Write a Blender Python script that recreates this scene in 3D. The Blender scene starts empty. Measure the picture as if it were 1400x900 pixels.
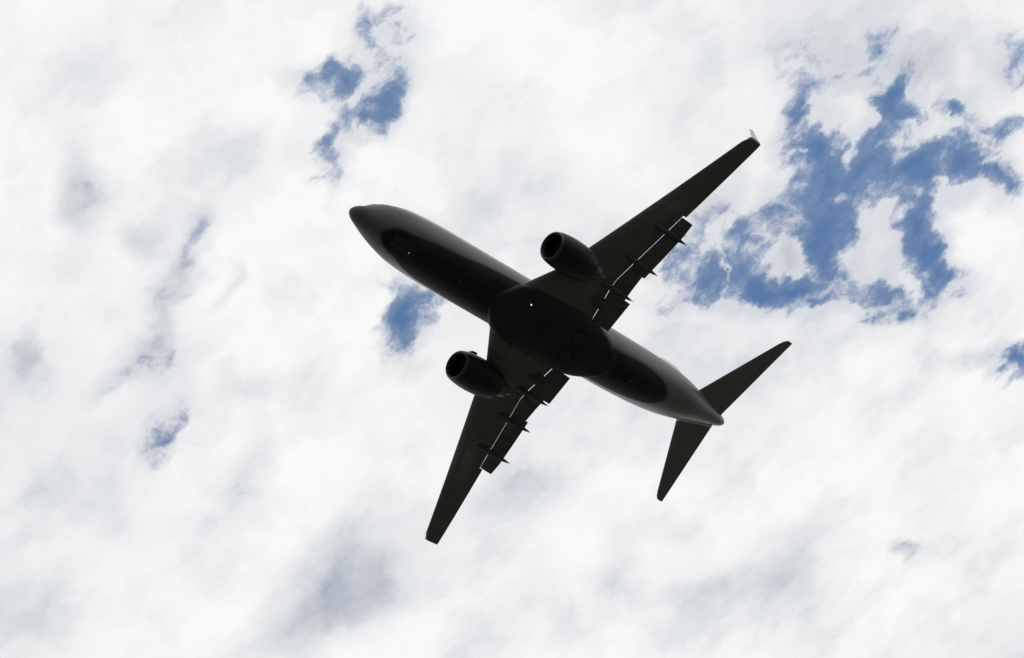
import bpy, bmesh, math, random
from mathutils import Vector, Matrix
R_ = math.radians
scene = bpy.context.scene
COL = scene.collection

# ------------------------------------------------------------------ aircraft attitude
PITCH, YAW = R_(3.0), R_(75.4741)
AIR_POS = Vector((-2.6550, 115.2939, 134.8965))          # nose datum of the aircraft, metres
# ------------------------------------------------------------------ camera
cam = bpy.data.cameras.new('camera')
cam.sensor_width = 36.0
cam.lens = 36.0 * 4000.0 / 1400.0
cam.clip_start, cam.clip_end = 0.1, 30000.0
cam_ob = bpy.data.objects.new('camera', cam); COL.objects.link(cam_ob)
cam_ob.matrix_world = Matrix([[0.7562742, 0.6542548, 0.0, 0.0], [0.4642828, -0.5366794, -0.7045685, 0.0], [-0.4609673, 0.532847, -0.709636, 1.7], [0.0, 0.0, 0.0, 1.0]])
scene.camera = cam_ob
# ------------------------------------------------------------------ light and exposure
SUN_EL, SUN_AZ = R_(66.0), R_(32.0)       # azimuth from +Y towards +X
scene.view_settings.view_transform = 'Standard'
scene.view_settings.look = 'None'
scene.view_settings.gamma = 1.0
scene.view_settings.exposure = 0.0
scene.view_settings.use_curve_mapping = False

world = bpy.data.worlds.new('World'); scene.world = world
world.use_nodes = True


class G:
    """tiny node-expression helper"""
    def __init__(s, tree): s.t = tree; s.n = tree.nodes; s.l = tree.links
    def put(s, sock, v):
        if isinstance(v, bpy.types.NodeSocket): s.l.new(v, sock)
        elif v is not None: sock.default_value = v
    def m(s, op, a, b=None, c=None, clamp=False):
        n = s.n.new('ShaderNodeMath'); n.operation = op; n.use_clamp = clamp
        for i, v in enumerate((a, b, c)): s.put(n.inputs[i], v)
        return n.outputs[0]
    def v(s, op, a, b=None, scale=None):
        n = s.n.new('ShaderNodeVectorMath'); n.operation = op
        s.put(n.inputs[0], a); s.put(n.inputs[1], b)
        if scale is not None: s.put(n.inputs['Scale'], scale)
        return n.outputs['Value'] if op in ('LENGTH', 'DOT_PRODUCT', 'DISTANCE') else n.outputs['Vector']
    def noise(s, vec, scale, detail=4.0, rough=0.5, lac=2.0, dist=0.0, color=False, kind='FBM'):
        n = s.n.new('ShaderNodeTexNoise'); n.noise_dimensions = '3D'; n.noise_type = kind
        s.put(n.inputs['Vector'], vec)
        for k, x in (('Scale', scale), ('Detail', detail), ('Roughness', rough), ('Lacunarity', lac), ('Distortion', dist)):
            s.put(n.inputs[k], x)
        return n.outputs['Color' if color else 'Fac']
    def mapping(s, vec, loc=(0, 0, 0), rot=0.0, scale=(1, 1, 1), kind='POINT'):
        n = s.n.new('ShaderNodeMapping'); n.vector_type = kind
        s.put(n.inputs['Vector'], vec); n.inputs['Location'].default_value = loc
        n.inputs['Rotation'].default_value = (0, 0, rot); n.inputs['Scale'].default_value = scale
        return n.outputs[0]
    def ramp(s, v, lo, hi, a=0.0, b=1.0, kind='SMOOTHSTEP'):
        n = s.n.new('ShaderNodeMapRange'); n.interpolation_type = kind
        for i, x in enumerate((v, lo, hi, a, b)): s.put(n.inputs[i], x)
        return n.outputs[0]
    def mix(s, f, a, b):
        n = s.n.new('ShaderNodeMix'); n.data_type = 'RGBA'
        s.put(n.inputs[0], f); s.put(n.inputs[6], a); s.put(n.inputs[7], b)
        return n.outputs[2]
    def blob(s, vec, u, v, ru, rv, ang):
        p = s.mapping(vec, (u, v, 0), ang, (ru, rv, 1), 'TEXTURE')
        n = s.n.new('ShaderNodeTexGradient'); n.gradient_type = 'SPHERICAL'
        s.put(n.inputs[0], p)
        return n.outputs['Fac']


# blobs of the broken cloud deck on a plane one unit above the viewer:
# (u, v, radius u, radius v, angle, strength)
HOLES = [
    (-0.1036, 0.8363, 0.0351, 0.0099, 2.3, 0.54), (-0.0903, 0.8256, 0.0287, 0.0101, 2.388, 0.495), (-0.1245, 0.8533, 0.0336, 0.0142, 2.512, 0.6),
    (-0.1413, 0.8585, 0.0258, 0.0119, -2.752, 0.63), (-0.1439, 0.8922, 0.0294, 0.0092, 2.532, 0.6), (-0.102, 0.7628, 0.0488, 0.0205, 2.361, 0.36),
    (-0.0717, 0.8157, 0.0327, 0.0171, 2.441, 0.36), (-0.1402, 0.947, 0.0552, 0.0282, 2.396, 0.3), (-0.0466, 1.0726, 0.0447, 0.0205, 2.014, 0.33),
    (-0.1434, 1.0472, 0.099, 0.0557, -2.382, 0.3), (-0.0462, 1.1889, 0.0539, 0.0295, 2.251, 0.33), (0.2245, 1.0097, 0.0269, 0.0165, 1.766, 1.2),
    (0.2105, 1.017, 0.0276, 0.0195, -2.241, 1.32), (0.1781, 1.0113, 0.0274, 0.0175, 1.956, 1.8), (0.1692, 1.0349, 0.044, 0.0287, 1.682, 1.8),
    (0.216, 1.0441, 0.0318, 0.0226, 2.293, 1.71), (0.2145, 1.0609, 0.0308, 0.0207, -1.662, 1.8), (0.1665, 1.0633, 0.0531, 0.0358, -1.777, 1.8),
    (0.1865, 1.0715, 0.0615, 0.0334, -2.103, 1.8), (0.2068, 1.0997, 0.0678, 0.0306, -2.176, 1.8), (0.2315, 1.1097, 0.046, 0.026, -2.232, 1.8),
    (0.2448, 1.1378, 0.0398, 0.0234, 1.716, 1.62), (0.2396, 1.077, 0.0284, 0.0177, -1.969, 1.275), (0.2488, 1.1074, 0.037, 0.017, -2.441, 1.275),
    (0.279, 1.0844, 0.0294, 0.013, 2.088, 0.75), (0.1535, 1.0839, 0.051, 0.0328, 1.666, 1.8), (0.1382, 1.0531, 0.0275, 0.0221, -2.387, 1.125),
    (0.1919, 1.1253, 0.0582, 0.026, 1.908, 1.8), (0.1872, 1.1536, 0.0506, 0.0223, 1.904, 1.8), (0.0963, 1.0508, 0.058, 0.0319, -2.088, 1.335),
    (0.1059, 1.0774, 0.0548, 0.0287, -2.104, 1.71), (0.1065, 1.0452, 0.0349, 0.023, -2.724, 0.9), (0.0797, 1.0376, 0.0289, 0.0214, 1.435, 1.05),
    (0.1192, 1.0981, 0.0656, 0.0237, -2.204, 1.8), (0.1444, 1.0998, 0.0417, 0.0228, 2.038, 1.71), (0.1248, 1.1157, 0.038, 0.0159, -2.172, 1.62),
    (0.1163, 1.0535, 0.0392, 0.0223, -2.067, 1.2), (0.1602, 1.1541, 0.0472, 0.0238, -2.1, 1.125), (0.1632, 1.1739, 0.0262, 0.0121, -2.129, 0.9),
    (0.1902, 1.1035, 0.046, 0.0246, -2.096, 1.62), (0.1648, 1.0905, 0.0281, 0.0182, 1.638, 1.05), (0.1971, 1.0601, 0.0334, 0.0184, -2.104, 1.275),
    (0.2217, 1.0941, 0.0345, 0.0187, -2.102, 1.275), (0.1617, 1.0265, 0.0407, 0.0134, 2.007, 1.275), (0.0271, 0.8316, 0.039, 0.017, 2.225, 1.8),
    (0.012, 0.8368, 0.0232, 0.0192, -2.127, 1.71), (0.0155, 0.8091, 0.053, 0.0178, -2.193, 1.23), (0.0019, 0.7968, 0.024, 0.0175, -1.996, 1.02),
    (-0.0065, 0.8395, 0.0395, 0.0127, 2.263, 1.17), (-0.0161, 0.85, 0.0209, 0.0119, -2.155, 0.9), (0.0333, 0.8045, 0.0336, 0.0109, 1.967, 1.11),
    (0.0494, 0.8077, 0.0299, 0.0211, -2.498, 0.93), (0.051, 0.8, 0.0175, 0.0125, 1.855, 0.75), (-0.0391, 0.9433, 0.0325, 0.0188, 2.136, 1.98),
    (-0.0236, 0.9354, 0.0385, 0.0106, -2.104, 0.63), (-0.0511, 0.9499, 0.0125, 0.0083, 1.847, 0.75), (-0.1149, 0.8455, 0.027, 0.0098, 2.234, 0.705),
    (-0.1313, 0.8585, 0.021, 0.0149, 2.613, 0.705), (-0.1531, 0.8969, 0.0245, 0.0118, 2.472, 0.93), (-0.1408, 0.8897, 0.013, 0.0068, 2.234, 0.63),
    (-0.1535, 0.8515, 0.011, 0.0095, -2.223, 0.57), (-0.1443, 0.8567, 0.0207, 0.0075, -2.413, 0.63), (0.1954, 1.2639, 0.0333, 0.0148, -2.118, 1.08),
    (0.1803, 1.2407, 0.025, 0.0105, -2.14, 0.63), (0.0878, 1.3283, 0.0204, 0.0122, -1.776, 0.78), (0.2357, 1.0253, 0.0223, 0.0158, -2.793, 0.75),
    (0.2326, 1.0435, 0.0165, 0.0077, 1.905, 0.9), (0.2779, 1.0814, 0.0317, 0.017, 2.019, 0.93), (0.1916, 1.1847, 0.0324, 0.0205, -2.684, 0.93),
    (0.2558, 1.1114, 0.0172, 0.0107, -1.941, 0.9), (0.1784, 1.1183, 0.0263, 0.0167, 1.643, 0.825), (0.1777, 1.139, 0.0227, 0.0101, 1.912, 0.9),
    (0.0781, 1.0576, 0.0488, 0.0146, -2.406, 0.75), (0.1053, 1.0214, 0.0429, 0.027, -2.753, 0.63), (0.193, 0.989, 0.0628, 0.0352, -2.131, 0.45),
    (0.1954, 1.2639, 0.0384, 0.0169, -2.121, 1.62), (0.1985, 1.1809, 0.0224, 0.013, 1.933, 0.75)]
CLUMPS = [
    (0.1315, 1.0813, 0.0153, 0.0098, -1.795, 0.84), (0.1215, 1.0874, 0.014, 0.0086, 2.082, 0.72), (0.1387, 1.0797, 0.0079, 0.0053, -1.693, 0.6),
    (0.1808, 1.1025, 0.0097, 0.0064, -1.724, 0.84), (0.1697, 1.1061, 0.0144, 0.0106, 1.858, 0.744), (0.1553, 1.1092, 0.0188, 0.0104, -2.25, 0.672),
    (0.1709, 1.1276, 0.0165, 0.0108, -1.712, 0.42), (0.1686, 1.1474, 0.0169, 0.006, -2.062, 0.504), (0.1572, 1.125, 0.0143, 0.0062, -2.166, 0.48),
    (0.1849, 1.0527, 0.0201, 0.0054, 2.271, 0.96), (0.1852, 1.024, 0.0164, 0.0103, -1.786, 0.9), (0.1948, 1.0237, 0.0155, 0.0108, 1.78, 0.72),
    (0.196, 1.0403, 0.0131, 0.0093, -2.413, 0.66), (0.2205, 1.0783, 0.0274, 0.0035, -2.175, 0.6), (0.2295, 1.0498, 0.0225, 0.0099, 2.348, 0.66),
    (0.2298, 1.0823, 0.0188, 0.0067, -2.5, 0.66), (0.1665, 1.0775, 0.0085, 0.0047, -2.082, 0.72), (0.1631, 1.033, 0.0042, 0.0028, 1.645, 0.6),
    (0.2446, 1.0665, 0.0277, 0.0095, -2.253, 0.6), (0.2183, 1.1325, 0.0256, 0.0143, -2.055, 1.08), (0.2166, 1.1574, 0.0401, 0.0256, 1.539, 1.08),
    (0.2123, 1.1138, 0.0108, 0.0068, -1.912, 0.84), (0.0974, 1.0574, 0.0246, 0.0024, 1.99, 0.6), (0.0163, 0.8207, 0.0097, 0.0058, 2.634, 0.6),
    (0.0014, 0.8399, 0.0086, 0.0066, 1.569, 0.78), (0.0287, 0.851, 0.0336, 0.0074, 2.13, 0.72), (0.1426, 1.0049, 0.0397, 0.0249, 1.786, 0.72),
    (0.2009, 1.1909, 0.0235, 0.0125, -2.058, 0.72), (0.0896, 1.085, 0.0403, 0.0088, -2.242, 0.84), (0.1395, 1.1404, 0.0283, 0.0051, -2.248, 0.72)]
SHADES = [
    (-0.1384, 1.0541, 0.0807, 0.0494, -2.34, 0.58), (-0.1367, 1.0265, 0.0353, 0.0302, 1.556, 0.25), (-0.1819, 1.0476, 0.0514, 0.0342, -2.458, 0.45),
    (-0.0973, 1.0424, 0.0557, 0.0313, -2.257, 0.18), (-0.0504, 1.0749, 0.043, 0.0265, 1.842, 0.25), (-0.1011, 0.7605, 0.0421, 0.0197, 2.346, 0.5),
    (-0.0928, 0.8256, 0.028, 0.0098, 2.32, 0.5), (-0.0706, 0.8124, 0.0233, 0.0161, 2.296, 0.42), (-0.1158, 0.8456, 0.0329, 0.0122, 2.28, 0.35),
    (-0.1362, 0.8605, 0.0223, 0.0192, -2.785, 0.3), (-0.1524, 0.8529, 0.017, 0.0115, -2.555, 0.3), (-0.0417, 0.7942, 0.0327, 0.0271, -2.749, 0.18),
    (-0.0487, 0.7132, 0.0509, 0.0341, -2.156, 0.16), (-0.1415, 0.9488, 0.0412, 0.0234, 2.349, 0.34), (-0.0902, 0.9404, 0.036, 0.022, 2.11, 0.22),
    (-0.0862, 0.8512, 0.0196, 0.0087, 2.278, 0.3), (-0.1359, 0.7802, 0.0349, 0.0186, -2.18, 0.2), (-0.0979, 0.8022, 0.0208, 0.0162, 1.709, 0.2),
    (-0.1749, 0.8064, 0.0202, 0.0112, 2.119, 0.32), (-0.2026, 0.9026, 0.0543, 0.026, -1.933, 0.14), (-0.2592, 0.9241, 0.0586, 0.0349, -2.011, 0.16),
    (-0.0421, 1.1863, 0.0391, 0.0256, 2.226, 0.36), (-0.0074, 1.179, 0.0468, 0.022, -2.279, 0.22), (-0.0034, 1.2561, 0.0873, 0.0503, -2.584, 0.34),
    (0.0165, 1.3138, 0.0682, 0.0417, -1.582, 0.26), (0.0514, 1.2724, 0.0554, 0.0243, -2.083, 0.14), (0.0491, 1.1594, 0.0675, 0.0305, -2.115, 0.14),
    (0.0295, 1.1051, 0.0522, 0.0342, -1.813, 0.2), (0.0591, 1.0786, 0.0475, 0.0217, -2.145, 0.14), (0.0592, 1.1137, 0.0413, 0.0219, -2.07, 0.2),
    (0.0878, 1.3283, 0.0187, 0.0108, -1.858, 0.5), (0.1782, 1.2396, 0.0453, 0.0127, -2.209, 0.32), (0.1058, 1.4435, 0.0661, 0.0338, -1.942, 0.18),
    (0.0113, 0.9303, 0.0275, 0.0107, -2.22, 0.14), (-0.0048, 0.8994, 0.0399, 0.0132, -2.243, 0.14), (0.035, 0.9582, 0.0146, 0.0092, -2.033, 0.16),
    (0.0612, 0.8647, 0.037, 0.028, -1.647, 0.12), (0.0262, 1.0115, 0.0221, 0.0085, -2.198, 0.1), (-0.0418, 1.0149, 0.0317, 0.0171, 1.974, 0.1),
    (0.2574, 1.0805, 0.0473, 0.0219, 1.884, 0.22), (0.1868, 1.1776, 0.0304, 0.0195, -1.716, 0.25), (0.2303, 1.0266, 0.0517, 0.0247, -1.957, 0.2),
    (0.1709, 1.1175, 0.0383, 0.0253, -1.714, 0.25), (0.1299, 1.0826, 0.0222, 0.015, -1.685, 0.15), (-0.1386, 1.0616, 0.0449, 0.0224, -2.067, 0.2),
    (-0.0155, 0.8237, 0.0289, 0.0202, -2.518, 0.2), (-0.0431, 0.8204, 0.0282, 0.0219, 1.63, 0.18), (-0.1341, 0.8726, 0.05, 0.0268, 2.514, 0.2),
    (-0.0542, 0.9723, 0.024, 0.0131, -2.836, 0.15)]


def build_sky():
    t = world.node_tree; t.nodes.clear(); g = G(t)
    tc = t.nodes.new('ShaderNodeTexCoord'); d = tc.outputs['Generated']
    sep = t.nodes.new('ShaderNodeSeparateXYZ'); g.put(sep.inputs[0], d)
    z = g.m('MAXIMUM', sep.outputs[2], 0.04)
    cx = t.nodes.new('ShaderNodeCombineXYZ')
    g.put(cx.inputs[0], g.m('DIVIDE', sep.outputs[0], z)); g.put(cx.inputs[1], g.m('DIVIDE', sep.outputs[1], z))
    uv = cx.outputs[0]
    sky = t.nodes.new('ShaderNodeTexSky'); sky.sky_type = 'NISHITA'; sky.sun_disc = False
    sky.sun_elevation = SUN_EL; sky.sun_rotation = SUN_AZ
    sky.air_density = 1.0; sky.dust_density = 0.6; sky.ozone_density = 1.5
    # ragged edges: the blob plane is warped by turbulence
    w1 = g.v('SUBTRACT', g.noise(uv, 9.0, 3.0, 0.55, color=True), (0.5, 0.5, 0.5))
    w2 = g.v('SUBTRACT', g.noise(uv, 38.0, 5.0, 0.62, color=True), (0.5, 0.5, 0.5))
    q = g.v('ADD', uv, g.v('ADD', g.v('SCALE', w1, scale=0.018), g.v('SCALE', w2, scale=0.030)))
    hole = 0.0
    for (u, v, ru, rv, a, s) in HOLES:
        hole = g.m('SMOOTH_MAX', hole, g.m('MULTIPLY', g.blob(q, u, v, ru, rv, a), s), 0.22)
    cl = 0.0
    for (u, v, ru, rv, a, s) in CLUMPS:
        cl = g.m('MAXIMUM', cl, g.m('MULTIPLY', g.blob(q, u, v, ru, rv, a), s))
    qs = g.v('ADD', uv, g.v('ADD', g.v('SCALE', w1, scale=0.05), g.v('SCALE', w2, scale=0.03)))
    sh = 0.0
    for (u, v, ru, rv, a, s) in SHADES:
        sh = g.m('ADD', sh, g.m('MULTIPLY', g.ramp(g.blob(qs, u, v, ru, rv, a), 0.0, 1.0), s))
    # elsewhere in the sky (outside this part of it) chance openings
    far = g.ramp(g.v('LENGTH', g.v('SUBTRACT', uv, (-0.0000, 0.9929, 0.0))), 0.42, 0.7)
    wide = g.ramp(g.noise(uv, 2.3, 4.0, 0.55), 0.56, 0.70)
    hole = g.m('MAXIMUM', hole, g.m('MULTIPLY', wide, far))
    n1 = g.noise(q, 30.0, 8.0, 0.63)
    n2 = g.noise(uv, 85.0, 6.0, 0.60, dist=0.8)
    field = g.m('SUBTRACT', hole, cl)
    field = g.m('ADD', field, g.m('MULTIPLY', g.m('SUBTRACT', n1, 0.5), g.ramp(hole, 0.0, 0.45, 0.3, 3.0)))
    field = g.m('ADD', field, g.m('MULTIPLY', g.m('SUBTRACT', n2, 0.5), g.ramp(hole, 0.0, 0.45, 0.1, 1.15)))
    opening = g.m('ADD', g.m('MULTIPLY', g.ramp(field, 0.22, 1.25), 0.86), g.ramp(field, 0.75, 1.9, 0.0, 0.14))
    thin = g.m('MULTIPLY', g.ramp(g.m('ADD', hole, g.m('MULTIPLY', g.m('SUBTRACT', n1, 0.5), 1.2)), 0.03, 0.9), 0.28)
    opening = g.m('MAXIMUM', opening, thin)
    # a thin veil stays over the openings
    opening = g.m('MULTIPLY', opening, g.ramp(g.noise(q, 42.0, 5.0, 0.6), 0.25, 0.65, 1.0, 0.97))
    # clouds: thick = greyer underside, thin = white
    st = g.mapping(uv, (0, 0, 0), R_(113.5), (1.0, 0.45, 1.0))
    b1 = g.noise(st, 5.0, 4.0, 0.5, dist=0.3)
    b2 = g.noise(q, 17.0, 6.0, 0.55)
    dark = g.m('ADD', sh, g.m('ADD', g.ramp(b1, 0.42, 0.72, 0.0, 0.42), g.ramp(b2, 0.44, 0.76, 0.0, 0.26)))
    dark = g.m('MULTIPLY', dark, g.ramp(b2, 0.25, 0.7, 0.70, 1.15))
    dark = g.m('MULTIPLY', dark, g.ramp(hole, 0.35, 1.0, 1.0, 0.35))   # thin sunlit rims round the openings
    dark = g.m('ADD', dark, 0.0, clamp=True)
    k = 1.0 / 0.1
    white = (0.955 * k, 0.955 * k, 0.95 * k, 1.0)
    grey = (0.45 * k, 0.49 * k, 0.56 * k, 1.0)
    cloud = g.mix(dark, white, grey)
    # towards the horizon the deck closes and dims a little
    low = g.ramp(sep.outputs[2], 0.05, 0.45)
    cloud = g.mix(low, (0.86 * k, 0.87 * k, 0.88 * k, 1.0), cloud)
    opening = g.m('MULTIPLY', opening, low)
    blue = g.v('MULTIPLY', sky.outputs[0], (0.36, 0.56, 0.735))
    col = g.mix(opening, cloud, blue)
    bg = t.nodes.new('ShaderNodeBackground'); g.put(bg.inputs[0], col); bg.inputs[1].default_value = 0.1
    out = t.nodes.new('ShaderNodeOutputWorld'); t.links.new(bg.outputs[0], out.inputs[0])


build_sky()
world.cycles.sampling_method = 'MANUAL'; world.cycles.sample_map_resolution = 256

sun = bpy.data.lights.new('sun', 'SUN'); sun.energy = 0.6; sun.angle = R_(40.0); sun.color = (1.0, 0.965, 0.91)
sun_ob = bpy.data.objects.new('sun', sun); COL.objects.link(sun_ob)
sv = Vector((math.sin(SUN_AZ) * math.cos(SUN_EL), math.cos(SUN_AZ) * math.cos(SUN_EL), math.sin(SUN_EL)))
sun_ob.rotation_euler = (-sv).to_track_quat('-Z', 'Y').to_euler()
sun_ob.location = sv * 3000

# ------------------------------------------------------------------ materials
def principled(name):
    m = bpy.data.materials.new(name); m.use_nodes = True
    t = m.node_tree; b = t.nodes['Principled BSDF']
    return m, G(t), b


def paint(name, col, rough=0.35, metal=0.0, coat=0.0, var=0.12, scale=1.3, streak=True, spec=0.5, panel=0.0):
    """painted or bare skin with soot, streaks along the airflow and faint panel joints"""
    m, g, b = principled(name)
    tc = g.n.new('ShaderNodeTexCoord'); p = tc.outputs['Object']
    st = g.mapping(p, (0, 0, 0), 0, (0.35, 1.6, 1.6) if streak else (1, 1, 1))
    n = g.noise(st, scale, 6, 0.6)
    f = g.ramp(n, 0.3, 0.75)
    dk = tuple(c * (1 - 2.2 * var) for c in col) + (1,)
    lt = tuple(min(1, c * (1 + var)) for c in col) + (1,)
    c = g.mix(f, lt, dk)
    if panel:
        sp = g.n.new('ShaderNodeSeparateXYZ'); g.put(sp.inputs[0], p)
        lx = g.m('ABSOLUTE', g.m('SUBTRACT', g.m('FRACT', g.m('DIVIDE', sp.outputs[0], panel)), 0.5))
        ly = g.m('ABSOLUTE', g.m('SUBTRACT', g.m('FRACT', g.m('DIVIDE', sp.outputs[1], panel * 0.8)), 0.5))
        ln = g.m('MAXIMUM', g.ramp(lx, 0.488, 0.496), g.ramp(ly, 0.486, 0.496))
        c = g.mix(g.m('MULTIPLY', ln, 0.45), c, tuple(x * 0.35 for x in col) + (1,))
    g.put(b.inputs['Base Color'], c)
    g.put(b.inputs['Roughness'], g.ramp(n, 0.2, 0.8, rough * 0.85, min(1, rough * 1.3)))
    b.inputs['Metallic'].default_value = metal
    b.inputs['Specular IOR Level'].default_value = spec
    b.inputs['Coat Weight'].default_value = coat
    b.inputs['Coat Roughness'].default_value = 0.15
    return m


def livery():
    """pale fuselage with a dark belly, the paint edge following a curve along the hull"""
    m, g, b = principled('fuselage_livery')
    tc = g.n.new('ShaderNodeTexCoord'); p = tc.outputs['Object']
    sp = g.n.new('ShaderNodeSeparateXYZ'); g.put(sp.inputs[0], p)
    fc = g.n.new('ShaderNodeFloatCurve')
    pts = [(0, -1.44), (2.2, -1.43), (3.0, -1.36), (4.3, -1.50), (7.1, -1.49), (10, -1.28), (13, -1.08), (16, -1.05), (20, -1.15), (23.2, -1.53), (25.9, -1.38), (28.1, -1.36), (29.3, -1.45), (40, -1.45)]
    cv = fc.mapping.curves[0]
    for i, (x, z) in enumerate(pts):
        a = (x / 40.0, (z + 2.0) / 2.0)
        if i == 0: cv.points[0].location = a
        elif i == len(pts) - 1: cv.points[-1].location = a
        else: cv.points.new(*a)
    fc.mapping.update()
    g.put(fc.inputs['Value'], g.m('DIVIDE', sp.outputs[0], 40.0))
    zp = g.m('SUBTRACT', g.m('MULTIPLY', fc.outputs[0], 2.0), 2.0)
    zp = g.m('ADD', zp, g.m('MULTIPLY', g.m('MULTIPLY', g.ramp(sp.outputs[1], 0.2, 1.3), g.ramp(sp.outputs[0], 3.0, 7.0)), g.ramp(sp.outputs[0], 21.0, 28.0, 0.42, 0.0)))  # dark zone painted higher to starboard, imitating that side's weaker sky reflection
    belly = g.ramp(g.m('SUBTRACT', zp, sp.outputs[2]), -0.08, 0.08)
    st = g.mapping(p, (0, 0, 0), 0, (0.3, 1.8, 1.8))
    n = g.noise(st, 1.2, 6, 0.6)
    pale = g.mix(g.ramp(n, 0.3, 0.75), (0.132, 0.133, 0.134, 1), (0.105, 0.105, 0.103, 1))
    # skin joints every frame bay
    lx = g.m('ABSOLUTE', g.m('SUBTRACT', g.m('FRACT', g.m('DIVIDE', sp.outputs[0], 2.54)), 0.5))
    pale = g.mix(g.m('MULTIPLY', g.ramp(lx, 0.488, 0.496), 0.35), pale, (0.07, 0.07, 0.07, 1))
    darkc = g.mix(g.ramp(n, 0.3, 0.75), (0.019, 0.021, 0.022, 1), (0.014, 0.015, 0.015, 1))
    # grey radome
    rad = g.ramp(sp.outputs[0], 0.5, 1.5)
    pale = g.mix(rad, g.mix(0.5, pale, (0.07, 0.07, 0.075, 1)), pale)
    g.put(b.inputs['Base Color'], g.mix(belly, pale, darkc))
    nose = g.ramp(sp.outputs[0], 2.2, 5.5)                                  # matt erosion coat on the nose
    g.put(b.inputs['Roughness'], g.mix(belly, g.mix(nose, (0.6, 0.6, 0.6, 1), (0.36, 0.36, 0.36, 1)), (0.6, 0.6, 0.6, 1)))
    g.put(b.inputs['Specular IOR Level'], g.m('MULTIPLY', g.ramp(belly, 0.0, 1.0, 0.5, 0.2), g.ramp(nose, 0.0, 1.0, 0.3, 1.0)))
    return m


M = {
    'livery': livery(),
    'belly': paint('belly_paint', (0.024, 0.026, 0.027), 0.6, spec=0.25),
    'wing': paint('wing_grey', (0.110, 0.109, 0.107), 0.55, panel=1.9, spec=0.35, var=0.07),
    'flap': paint('flap_grey', (0.075, 0.074, 0.072), 0.5, spec=0.35),
    'fairing': paint('flap_fairing_grey', (0.05, 0.05, 0.05), 0.5),
    'tail': paint('stabilizer_grey', (0.15, 0.15, 0.152), 0.5, panel=1.2, spec=0.35, var=0.05),
    'white': paint('winglet_white', (0.62, 0.62, 0.64), 0.35),
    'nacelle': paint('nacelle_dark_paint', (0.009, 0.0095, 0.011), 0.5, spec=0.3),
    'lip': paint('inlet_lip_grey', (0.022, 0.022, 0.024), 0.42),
    'fan': paint('fan_titanium', (0.05, 0.05, 0.055), 0.45, metal=0.6),
    'hot': paint('exhaust_metal', (0.10, 0.09, 0.08), 0.4, metal=0.9),
    'alu': paint('bare_aluminium', (0.80, 0.80, 0.80), 0.35, metal=0.3),  # pale metal for the added tubes that imitate lit edges
    'rubber': paint('tyre_rubber', (0.008, 0.008, 0.008), 0.8, streak=False),
    'hub': paint('hub_grey', (0.017, 0.017, 0.017), 0.5),
    'glass': paint('cockpit_glass', (0.01, 0.012, 0.015), 0.25, spec=0.3),
}


def lamp_mat(name, col, s):
    m, g, b = principled(name)
    b.inputs['Base Color'].default_value = (0.8, 0.8, 0.8, 1)
    b.inputs['Emission Color'].default_value = col + (1,); b.inputs['Emission Strength'].default_value = s
    return m


# ------------------------------------------------------------------ mesh helpers
def link(name, verts, faces, mat, parent=None, smooth=True, ang=38):
    me = bpy.data.meshes.new(name); me.from_pydata([tuple(v) for v in verts], [], faces)
    bm = bmesh.new(); bm.from_mesh(me)
    bmesh.ops.remove_doubles(bm, verts=bm.verts, dist=0.0004)
    bmesh.ops.recalc_face_normals(bm, faces=bm.faces); bm.to_mesh(me); bm.free()
    if smooth:
        for p in me.polygons: p.use_smooth = True
        me.set_sharp_from_angle(angle=R_(ang))
    me.materials.append(mat)
    o = bpy.data.objects.new(name, me); COL.objects.link(o)
    if parent: o.parent = parent
    return o


def pchip(xs, ys, x):
    n = len(xs)
    if x <= xs[0]: return ys[0]
    if x >= xs[-1]: return ys[-1]
    h = [xs[i + 1] - xs[i] for i in range(n - 1)]
    dl = [(ys[i + 1] - ys[i]) / h[i] for i in range(n - 1)]
    def slope(i):
        if i == 0: return dl[0]
        if i == n - 1: return dl[-1]
        a, b = dl[i - 1], dl[i]
        if a * b <= 0: return 0.0
        w1, w2 = 2 * h[i] + h[i - 1], h[i] + 2 * h[i - 1]
        return (w1 + w2) / (w1 / a + w2 / b)
    i = max(j for j in range(n - 1) if xs[j] <= x)
    t = (x - xs[i]) / h[i]
    return ((1 + 2 * t) * (1 - t) ** 2 * ys[i] + t * (1 - t) ** 2 * h[i] * slope(i)
            + t * t * (3 - 2 * t) * ys[i + 1] + t * t * (t - 1) * h[i] * slope(i + 1))


def rings(rs, cap0=True, cap1=True, closed=True):
    V, F = [], []
    n = len(rs[0])
    for r in rs: V += r
    for i in range(len(rs) - 1):
        for j in range(n if closed else n - 1):
            k = (j + 1) % n
            F.append((i * n + j, i * n + k, (i + 1) * n + k, (i + 1) * n + j))
    if cap0: F.append(tuple(range(n)))
    if cap1: F.append(tuple(range((len(rs) - 1) * n, len(rs) * n)))
    return V, F


def hull(ST, xs, n=56, power=2.0):
    X = [s[0] for s in ST]; out = []
    for x in xs:
        w, zt, zb = (pchip(X, [s[i] for s in ST], x) for i in (1, 2, 3))
        zc, h = (zt + zb) / 2, (zt - zb) / 2
        ring = []
        for j in range(n):
            a = 2 * math.pi * j / n
            c, s = math.cos(a), math.sin(a)
            e = 2.0 / power
            ring.append((x, w * math.copysign(abs(c) ** e, c), zc + h * math.copysign(abs(s) ** e, s)))
        out.append(ring)
    return out


def airfoil(n=13, camber=0.012, te=0.004):
    """unit-chord section, thickness 1: list of (x, camber z, half thickness)"""
    xs = [0.5 - 0.5 * math.cos(math.pi * i / n) for i in range(n + 1)]
    def th(x): return 5 * (0.2969 * math.sqrt(x) - 0.1260 * x - 0.3516 * x * x + 0.2843 * x ** 3 - 0.1036 * x ** 4) + te * x
    up = [(x, th(x)) for x in xs]; lo = [(x, -th(x)) for x in xs]
    return up[::-1] + lo[1:]


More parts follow.
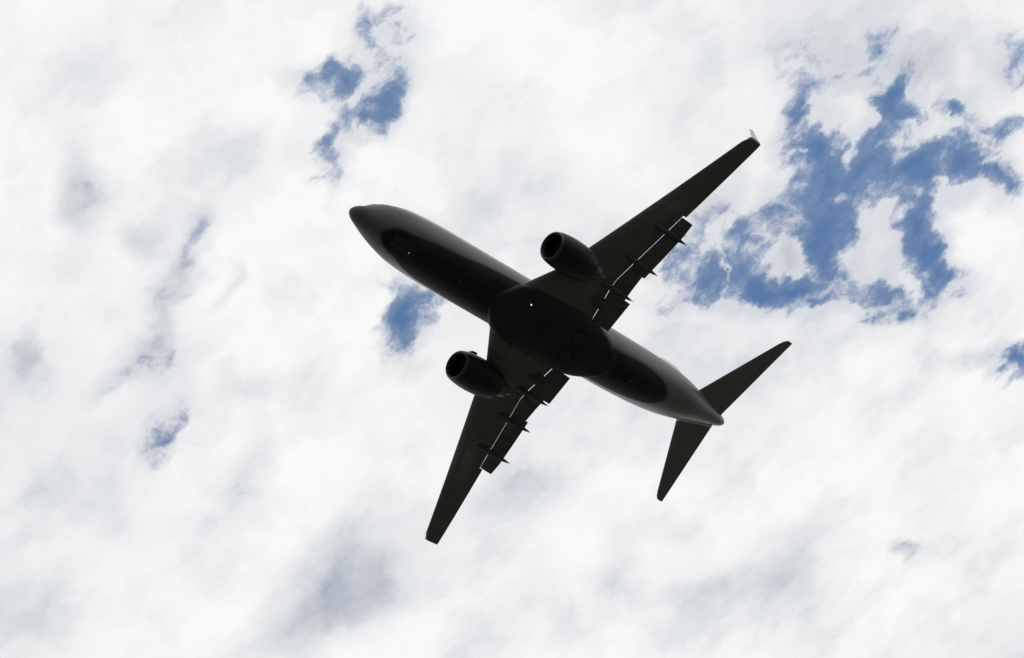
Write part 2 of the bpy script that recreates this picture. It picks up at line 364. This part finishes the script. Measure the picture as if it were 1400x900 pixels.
SEC = airfoil()


def surface(stations, sgn=1, vertical=False):
    """stations: (span, x of leading edge, chord, z of chord line, thickness ratio, incidence deg)"""
    rs = []
    for (y, xl, c, z, t, inc) in stations:
        r = []
        for (x, h) in SEC:
            px, pz = x * c, h * t * c
            a = R_(inc)
            dx = px * math.cos(a) + pz * math.sin(a); dz = -px * math.sin(a) + pz * math.cos(a)
            r.append((xl + dx, dz, y + 0.0) if vertical else (xl + dx, sgn * y, z + dz))
        rs.append(r)
    return rings(rs)


def lathe(profile, centre, n=48, flat=0.0):
    """profile of (x, radius) turned about the x axis through centre; flat squashes the underside"""
    rs = []
    for (x, r) in profile:
        ring = []
        for j in range(n):
            a = 2 * math.pi * j / n
            c, s = math.cos(a), math.sin(a)
            k = 1.0 - flat * max(0.0, -s) ** 2
            ring.append((centre[0] + x, centre[1] + r * c, centre[2] + r * s * k))
        rs.append(ring)
    return rings(rs, False, False)


def merge(*parts):
    V, F = [], []
    for v, f in parts:
        o = len(V); V += list(v); F += [tuple(i + o for i in q) for q in f]
    return V, F


def tube(path, r, n=8):
    rs = []
    for i, p in enumerate(path):
        p = Vector(p)
        d = (Vector(path[min(i + 1, len(path) - 1)]) - Vector(path[max(i - 1, 0)])).normalized()
        a = d.cross(Vector((0, 0, 1)));  a = a.normalized() if a.length > 1e-4 else Vector((0, 1, 0))
        b = d.cross(a)
        rs.append([tuple(p + a * r * math.cos(2 * math.pi * j / n) + b * r * math.sin(2 * math.pi * j / n)) for j in range(n)])
    return rings(rs)


def ellipsoid(c, rx, ry, rz, nu=12, nv=8):
    rs = []
    for i in range(nv + 1):
        t = math.pi * i / nv
        rr = max(math.sin(t), 1e-4)
        rs.append([(c[0] - rx * math.cos(t), c[1] + ry * rr * math.cos(2 * math.pi * j / nu), c[2] + rz * rr * math.sin(2 * math.pi * j / nu)) for j in range(nu)])
    return rings(rs)


# ------------------------------------------------------------------ ground (behind the viewer's feet; it throws the light up)
def build_ground():
    n, half = 24, 6000.0
    V, F = [], []
    for i in range(n + 1):
        for j in range(n + 1):
            V.append((-half + 2 * half * i / n, -half + 2 * half * j / n, 0.0))
    for i in range(n):
        for j in range(n):
            a = i * (n + 1) + j
            F.append((a, a + 1, a + n + 2, a + n + 1))
    m, g, b = principled('grass_field')
    tc = g.n.new('ShaderNodeTexCoord'); p = tc.outputs['Object']
    f = g.ramp(g.noise(p, 0.02, 8, 0.6), 0.35, 0.65)
    c = g.mix(f, (0.056, 0.060, 0.042, 1), (0.078, 0.074, 0.060, 1))
    c = g.mix(g.ramp(g.noise(p, 9.0, 4, 0.6), 0.4, 0.7), c, (0.032, 0.036, 0.024, 1))
    g.put(b.inputs['Base Color'], c); b.inputs['Roughness'].default_value = 0.9
    o = link('ground', V, F, m, smooth=False); o['kind'] = 'structure'


build_ground()

# ------------------------------------------------------------------ the airliner
jet = bpy.data.objects.new('airliner', None); COL.objects.link(jet)
jet.empty_display_size = 3.0
jet.location = AIR_POS; jet.rotation_euler = (0.0, PITCH, YAW)
jet['label'] = 'dark backlit twin engine passenger jet with pale fuselage flying below broken clouds'
jet['category'] = 'airplane'

FUS = [(0, 0.02, -0.43, -0.45), (0.04, 0.134, -0.307, -0.569), (0.1, 0.221, -0.222, -0.645), (0.25, 0.35, -0.1, -0.77), (0.5, 0.497, 0.07, -0.89), (1, 0.69, 0.33, -1.1), (1.6, 0.91, 0.86, -1.265), (2.4, 1.18, 1.44, -1.49), (3.4, 1.46, 1.8, -1.7), (4.6, 1.71, 1.99, -1.86), (6, 1.83, 2.03, -1.96), (8, 1.88, 2.03, -2.01), (16, 1.88, 2.03, -2.01), (24, 1.88, 2.03, -2.01), (26.5, 1.85, 2.03, -1.86), (28.5, 1.79, 2.03, -1.6), (30.5, 1.65, 1.98, -1.2), (32.5, 1.355, 1.9, -0.76), (34.5, 0.93, 1.8, -0.17), (36, 0.61, 1.62, 0.27), (37, 0.34, 1.35, 0.59), (37.3, 0.16, 1.15, 0.78), (37.42, 0.06, 1.03, 0.88)]
xs = sorted(set([s[0] for s in FUS] + [i * 0.5 for i in range(1, 75)] + [.02, .07, .17, .35, .75, 37.15]))
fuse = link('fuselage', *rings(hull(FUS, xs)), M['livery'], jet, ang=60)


def zw(y):
    k = (y - 1.9) / 15.2
    return -1.224 + 2.329 * k * (0.8 + 0.2 * k)


def lin(tab, y):
    if y <= tab[0][0]: return tab[0][1]
    for (a, va), (b, vb) in zip(tab, tab[1:]):
        if y <= b: return va + (vb - va) * (y - a) / (b - a)
    return tab[-1][1]


LE = [(0.9, 12.95), (3.75, 15.33), (4.2, 15.56), (16.6, 22.42), (16.95, 22.72), (17.1, 22.95)]
COVE = [(0.9, 20.02), (4.3, 19.78), (5.0, 19.82), (6.63, 20.33), (10.64, 21.60)]
TE = [(10.66, 21.90), (16.9, 23.93), (17.1, 23.97)]


def wing_stations():
    out = []
    for y in (0.9, 1.9, 2.8, 3.75, 4.2, 5.0, 6.63, 8.5, 10.64):
        xl, xt = lin(LE, y), lin(COVE, y)
        out.append((y, xl, xt - xl, zw(y), 0.145 - 0.02 * min(1, y / 6), 0.6))
    for y in (10.66, 12.5, 14.5, 16.0, 16.6, 16.95, 17.1):
        xl, xt = lin(LE, y), lin(TE, y)
        out.append((y, xl, xt - xl, zw(y), 0.10, 0.3))
    return out


def canoe(x0, x1, y, z0, zmid, z1, w, h, n=14):
    """flap-track fairing: pointed spindle drooping towards its tail"""
    rs = []
    N = 18
    for i in range(N + 1):
        t = i / N
        x = x0 + (x1 - x0) * t
        z = (1 - t) ** 2 * z0 + 2 * t * (1 - t) * zmid + t * t * z1
        k = max(0.03, min(1.0, (t / 0.25) ** 0.5) * (1 - max(0, (t - 0.3) / 0.7) ** 2.4))
        rs.append([(x, y + w * k * math.cos(2 * math.pi * j / n), z + h * k * math.sin(2 * math.pi * j / n)) for j in range(n)])
    return rings(rs)


def flap(sgn, tab, parent):
    """tab rows: span, leading x and trailing x as they line up with the wing plane; drop of each edge"""
    st = []
    for (y, xl, xt, dl, dt) in tab:
        x0, x1 = xl - 0.868 * dl, xt - 0.868 * dt
        z0, z1 = zw(y) - dl, zw(y) - dt
        c = math.hypot(x1 - x0, z1 - z0); inc = math.degrees(math.atan2(z0 - z1, x1 - x0))
        st.append((y, x0, c, z0, 0.13, inc))
    return link('flap', *surface(st, sgn), M['flap'], parent)


GAP = 0.040
for sgn in (-1, 1):
    wing = link('wing', *surface(wing_stations(), sgn), M['wing'], jet)
    flap(sgn, [(6.04, 20.16 + GAP, 21.78, .17, .52), (8.0, 20.77 + GAP, 22.25, .16, .50), (9.6, 21.28 + GAP, 22.62, .15, .46), (10.55, 21.57 + GAP, 22.72, .15, .42)], wing)
    flap(sgn, [(4.21, 19.82 + GAP, 21.42, .17, .46), (5.0, 19.83 + GAP, 21.45, .17, .46), (6.03, 20.155 + GAP, 21.55, .17, .46)], wing)
    flap(sgn, [(1.95, 20.0 + GAP, 21.72, .17, .55), (4.20, 19.82 + GAP, 21.98, .17, .55)], wing)
    for (y, xt) in ((9.25, 23.28), (6.62, 22.62), (4.40, 22.08)):
        drop = 0.42
        link('flap_track_fairing', *canoe(xt - 0.868 * drop - 3.1, xt - 0.868 * drop, sgn * y, zw(y) - 0.16, zw(y) - 0.30, zw(y) - drop, 0.20, 0.21), M['fairing'], wing)
    link('gear_beam_fairing', *canoe(18.6, 21.0, sgn * 3.2, zw(3.2) - 0.1, zw(3.2) - 0.18, zw(3.2) - 0.32, 0.42, 0.16), M['fairing'], wing)
    # blended winglet: curves up from the tip, swept back
    st = []
    base = [(17.03, 22.66, 1.30, 0.0), (17.10, 22.84, 1.13, .04), (17.14, 23.02, 0.99, .16), (17.16, 23.17, .88, .34), (17.22, 23.52, .72, .95), (17.29, 23.90, .56, 1.6), (17.34, 24.20, .44, 2.1)]
    rs = []
    for i, (y, xl, c, dz) in enumerate(base):
        a = [0, .4, .9, 1.3, 1.5, 1.52, 1.52][i]
        rs.append([(xl + px * c, sgn * (y - h * 0.09 * c * math.sin(a)), zw(17.05) + dz + h * 0.09 * c * math.cos(a)) for (px, h) in SEC])
    link('wing_tip', *rings(rs[:4]), M['wing'], wing)
    link('winglet', *rings(rs[3:]), M['white'], wing)
    # ---- engine
    ex, ey, ez = 12.98, sgn * 4.83, -1.76
    e0 = (ex, ey, ez)
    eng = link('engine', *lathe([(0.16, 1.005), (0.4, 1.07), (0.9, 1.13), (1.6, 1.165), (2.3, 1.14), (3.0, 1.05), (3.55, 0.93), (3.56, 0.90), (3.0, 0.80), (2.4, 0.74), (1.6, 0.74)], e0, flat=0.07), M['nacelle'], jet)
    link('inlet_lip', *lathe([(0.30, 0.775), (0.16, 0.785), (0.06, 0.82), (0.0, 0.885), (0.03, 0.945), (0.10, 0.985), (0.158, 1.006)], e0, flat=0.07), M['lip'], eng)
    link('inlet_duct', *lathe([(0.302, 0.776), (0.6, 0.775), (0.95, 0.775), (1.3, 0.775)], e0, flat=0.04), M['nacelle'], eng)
    # fan: 24 twisted blades round a spinner
    fv = []
    for k in range(24):
        a0 = 2 * math.pi * k / 24
        strip = []
        for q in range(7):
            rr = 0.20 + 0.56 * q / 6
            tw = R_(25 + 38 * q / 6); c = 0.14 + 0.03 * q / 6
            for e in (-1, 1):
                dx = e * c * math.cos(tw) * 0.5; da = e * c * math.sin(tw) * 0.5 / rr
                strip.append((ex + 1.0 + dx, ey + rr * math.cos(a0 + da), ez + rr * math.sin(a0 + da)))
        fv.append((strip, [(2 * q, 2 * q + 1, 2 * q + 3, 2 * q + 2) for q in range(6)]))
    disc = lathe([(1.2, 0.02), (1.2, 0.775)], e0)
    link('fan', *merge(disc, *fv), M['fan'], eng)
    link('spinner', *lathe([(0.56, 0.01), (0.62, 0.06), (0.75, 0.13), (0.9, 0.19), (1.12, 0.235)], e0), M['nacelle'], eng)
    link('exhaust_nozzle', *lathe([(2.6, 0.66), (3.2, 0.68), (3.8, 0.60), (4.45, 0.46), (4.46, 0.43), (4.0, 0.42)], (ex, ey, ez + .02)), M['hot'], eng)
    link('exhaust_plug', *lathe([(3.7, 0.30), (4.4, 0.27), (4.9, 0.15), (5.2, 0.02)], (ex, ey, ez + .02)), M['hot'], eng)
    # pylon between nacelle and wing
    rs = []
    for (x, zb, zt, w) in ((ex + .9, ez + 1.05, ez + 1.15, .05), (ex + 1.6, ez + .95, ez + 1.30, .16), (ex + 2.8, ez + .7, zw(4.83) + .22, .19), (ex + 4.2, ez + .5, zw(4.83) + .1, .17), (ex + 5.6, ez + .75, zw(4.83) - .05, .12), (ex + 6.4, ez + 1.0, zw(4.83) - .15, .03)):
        rs.append([(x, ey + w * math.cos(t), (zb + zt) / 2 + (zt - zb) / 2 * math.sin(t)) for t in [2 * math.pi * j / 12 for j in range(12)]])
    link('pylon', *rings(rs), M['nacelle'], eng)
    # vortex strake on the inboard shoulder of the nacelle
    ca = R_(38)
    def pt(x, r): return (ex + x, ey - sgn * r * math.cos(ca), ez + r * math.sin(ca))
    V = [pt(.55, 1.06), pt(1.55, 1.13), pt(1.50, 1.40), pt(1.10, 1.38)]
    off = Vector((0, sgn * .03 * math.sin(ca), .03 * math.cos(ca)))
    V = V + [tuple(Vector(v) + off) for v in V]
    link('nacelle_strake', V, [(0, 1, 2, 3), (7, 6, 5, 4), (0, 4, 5, 1), (1, 5, 6, 2), (2, 6, 7, 3), (3, 7, 4, 0)], M['nacelle'], eng, smooth=False)
    # ---- tailplane
    hs = []
    for y in (0.15, 1.3, 4.0, 6.6, 6.95, 7.15):
        xl = 33.43 + 0.702 * (y - 1.3); xr = 36.36 + (38.24 - 36.36) * (y - 0.4) / 6.75
        if y > 6.9: xl += (y - 6.9) * 0.8
        hs.append((y, xl, xr - xl, 0.74 + 0.80 * (y - 1.3) / 5.85, 0.09, 0))
    stab = link('horizontal_stabilizer', *surface(hs, sgn), M['tail'], jet)
    # pale tube added to imitate the sky-lit sliver of hull beside the tailplane
    glint_path = [(33.475, 1.297, 0.61), (33.951, 1.154, 0.59), (34.544, 0.972, 0.565), (35.15, 0.798, 0.541), (35.757, 0.623, 0.517), (36.249, 0.488, 0.499)] if sgn > 0 else [(33.543, -0.97, 0.565), (34.153, -0.824, 0.545), (34.862, -0.661, 0.522), (35.573, -0.496, 0.5), (36.192, -0.349, 0.48)]
    link('root_seal', *tube(glint_path, 0.05), M['alu'], stab)

# ---- fin with its dorsal fillet
fin = link('vertical_fin', *surface([(1.7, 28.6, 8.2, 0, .05, 0), (2.2, 30.6, 6.3, 0, .09, 0), (2.9, 31.9, 5.2, 0, .10, 0), (8.6, 35.9, 2.3, 0, .09, 0), (8.95, 36.4, 1.85, 0, .06, 0)], vertical=True), M['white'], jet)

# ---- wing-to-body fairing under the hull
WBF = [(11.6, .15, -1.9, -1.99), (12.4, .95, -1.45, -2.07), (13.4, 1.70, -1.0, -2.12), (14.6, 2.02, -.75, -2.16), (17, 2.10, -.7, -2.18), (19.6, 2.06, -.75, -2.18), (20.8, 1.90, -.95, -2.15), (21.9, 1.50, -1.35, -2.09), (22.9, .85, -1.75, -2.04), (23.6, .12, -1.96, -2.0)]
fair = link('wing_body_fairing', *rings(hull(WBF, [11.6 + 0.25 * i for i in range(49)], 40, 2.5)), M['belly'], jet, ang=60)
link('edge_seal', *tube([(20.197, -1.981, -1.556), (20.517, -1.939, -1.572), (21.625, -1.73, -0.799), (21.964, -1.688, -0.898), (22.228, -1.612, -1.046), (22.434, -1.497, -1.228), (22.593, -1.356, -1.404)], 0.04), M['alu'], fair)  # pale tube added to imitate light caught on the fairing's rim
for s in (-1, 1):
    w = link('main_wheel', *lathe([(-.07, .56), (.0, .60), (.07, .56), (.09, .40)], (0, 0, 0), 32), M['rubber'], fair)
    h = link('hub_cap', *lathe([(.085, .40), (.10, .30), (.085, .10), (.085, .005)], (0, 0, 0), 24), M['hub'], w)
    w.rotation_euler = (0, R_(90), 0); w.location = (19.3, s * .72, -2.12)

# ---- small fittings under the hull
def zbelly(x):
    X = [s[0] for s in FUS]
    return pchip(X, [s[3] for s in FUS], x)
for s in (-1, 1):
    V = []
    for x in (3.0, 3.6, 4.2, 4.8):
        z = zbelly(x) - 0.012
        V += [(x, s * .03, z), (x, s * .40, z + .055)]
    V2 = V + [(a, b, c + .03) for a, b, c in V]
    F = [(2 * i, 2 * i + 1, 2 * i + 3, 2 * i + 2) for i in range(3)] + [(8 + 2 * i, 8 + 2 * i + 2, 8 + 2 * i + 3, 8 + 2 * i + 1) for i in range(3)]
    F += [(0, 2, 10, 8), (2, 4, 12, 10), (4, 6, 14, 12), (1, 9, 11, 3), (3, 11, 13, 5), (5, 13, 15, 7), (0, 8, 9, 1), (6, 7, 15, 14)]
    link('nose_gear_door', V2, F, M['hub'], fuse, smooth=False)
link('nose_lamp', *ellipsoid((4.43, .14, zbelly(4.43) - .02), .05, .045, .045), lamp_mat('nose_lamp_glass', (1, 1, 1), 0.08), fuse)  # small pale dot under the nose, glowing faintly
link('landing_lamp', *ellipsoid((14.45, -1.0, -2.10), .06, .055, .055), lamp_mat('landing_lamp_glass', (1, 1, 1), 0.9), fair)
for x in (8.6, 25.0):
    z = zbelly(x)
    V = [(x - .18, -.012, z + .03), (x + .25, -.012, z + .03), (x + .28, -.006, z - .30), (x + .10, -.006, z - .30)]
    V += [(a, -b, c) for a, b, c in V]
    link('blade_antenna', V, [(0, 1, 2, 3), (7, 6, 5, 4), (0, 4, 5, 1), (1, 5, 6, 2), (2, 6, 7, 3), (3, 7, 4, 0)], M['hub'], fuse, smooth=False)
# cockpit glazing, six panes following the hull
def skin(x, deg, out=0.004):
    X = [q[0] for q in FUS]
    w, zt, zb = (pchip(X, [q[k] for q in FUS], x) for k in (1, 2, 3))
    a = R_(deg)
    return ((w + out) * math.cos(a), (zt + zb) / 2 + ((zt - zb) / 2 + out) * math.sin(a))
for s in (-1, 1):
    for (a0, a1, x0, x1) in ((87, 62, 1.62, 2.22), (59, 40, 1.72, 2.40), (38, 24, 1.95, 2.60)):
        V, F = [], []
        N = 5
        for i in range(N):
            for j in range(N):
                x = x0 + (x1 - x0) * i / (N - 1)
                y, z = skin(x, a0 + (a1 - a0) * j / (N - 1)); V.append((x, s * y, z))
        for i in range(N):
            for j in range(N):
                x = x0 + (x1 - x0) * i / (N - 1)
                y, z = skin(x, a0 + (a1 - a0) * j / (N - 1), -0.03); V.append((x, s * y, z))
        for i in range(N - 1):
            for j in range(N - 1):
                a = i * N + j
                F += [(a, a + 1, a + N + 1, a + N), (N * N + a, N * N + a + N, N * N + a + N + 1, N * N + a + 1)]
        b = [i for i in range(N)] + [i * N + N - 1 for i in range(1, N)] + [(N - 1) * N + i for i in range(N - 2, -1, -1)] + [i * N for i in range(N - 2, 0, -1)]
        for u, v in zip(b, b[1:] + b[:1]): F.append((u, v, v + N * N, u + N * N))
        link('windscreen', V, F, M['glass'], fuse)
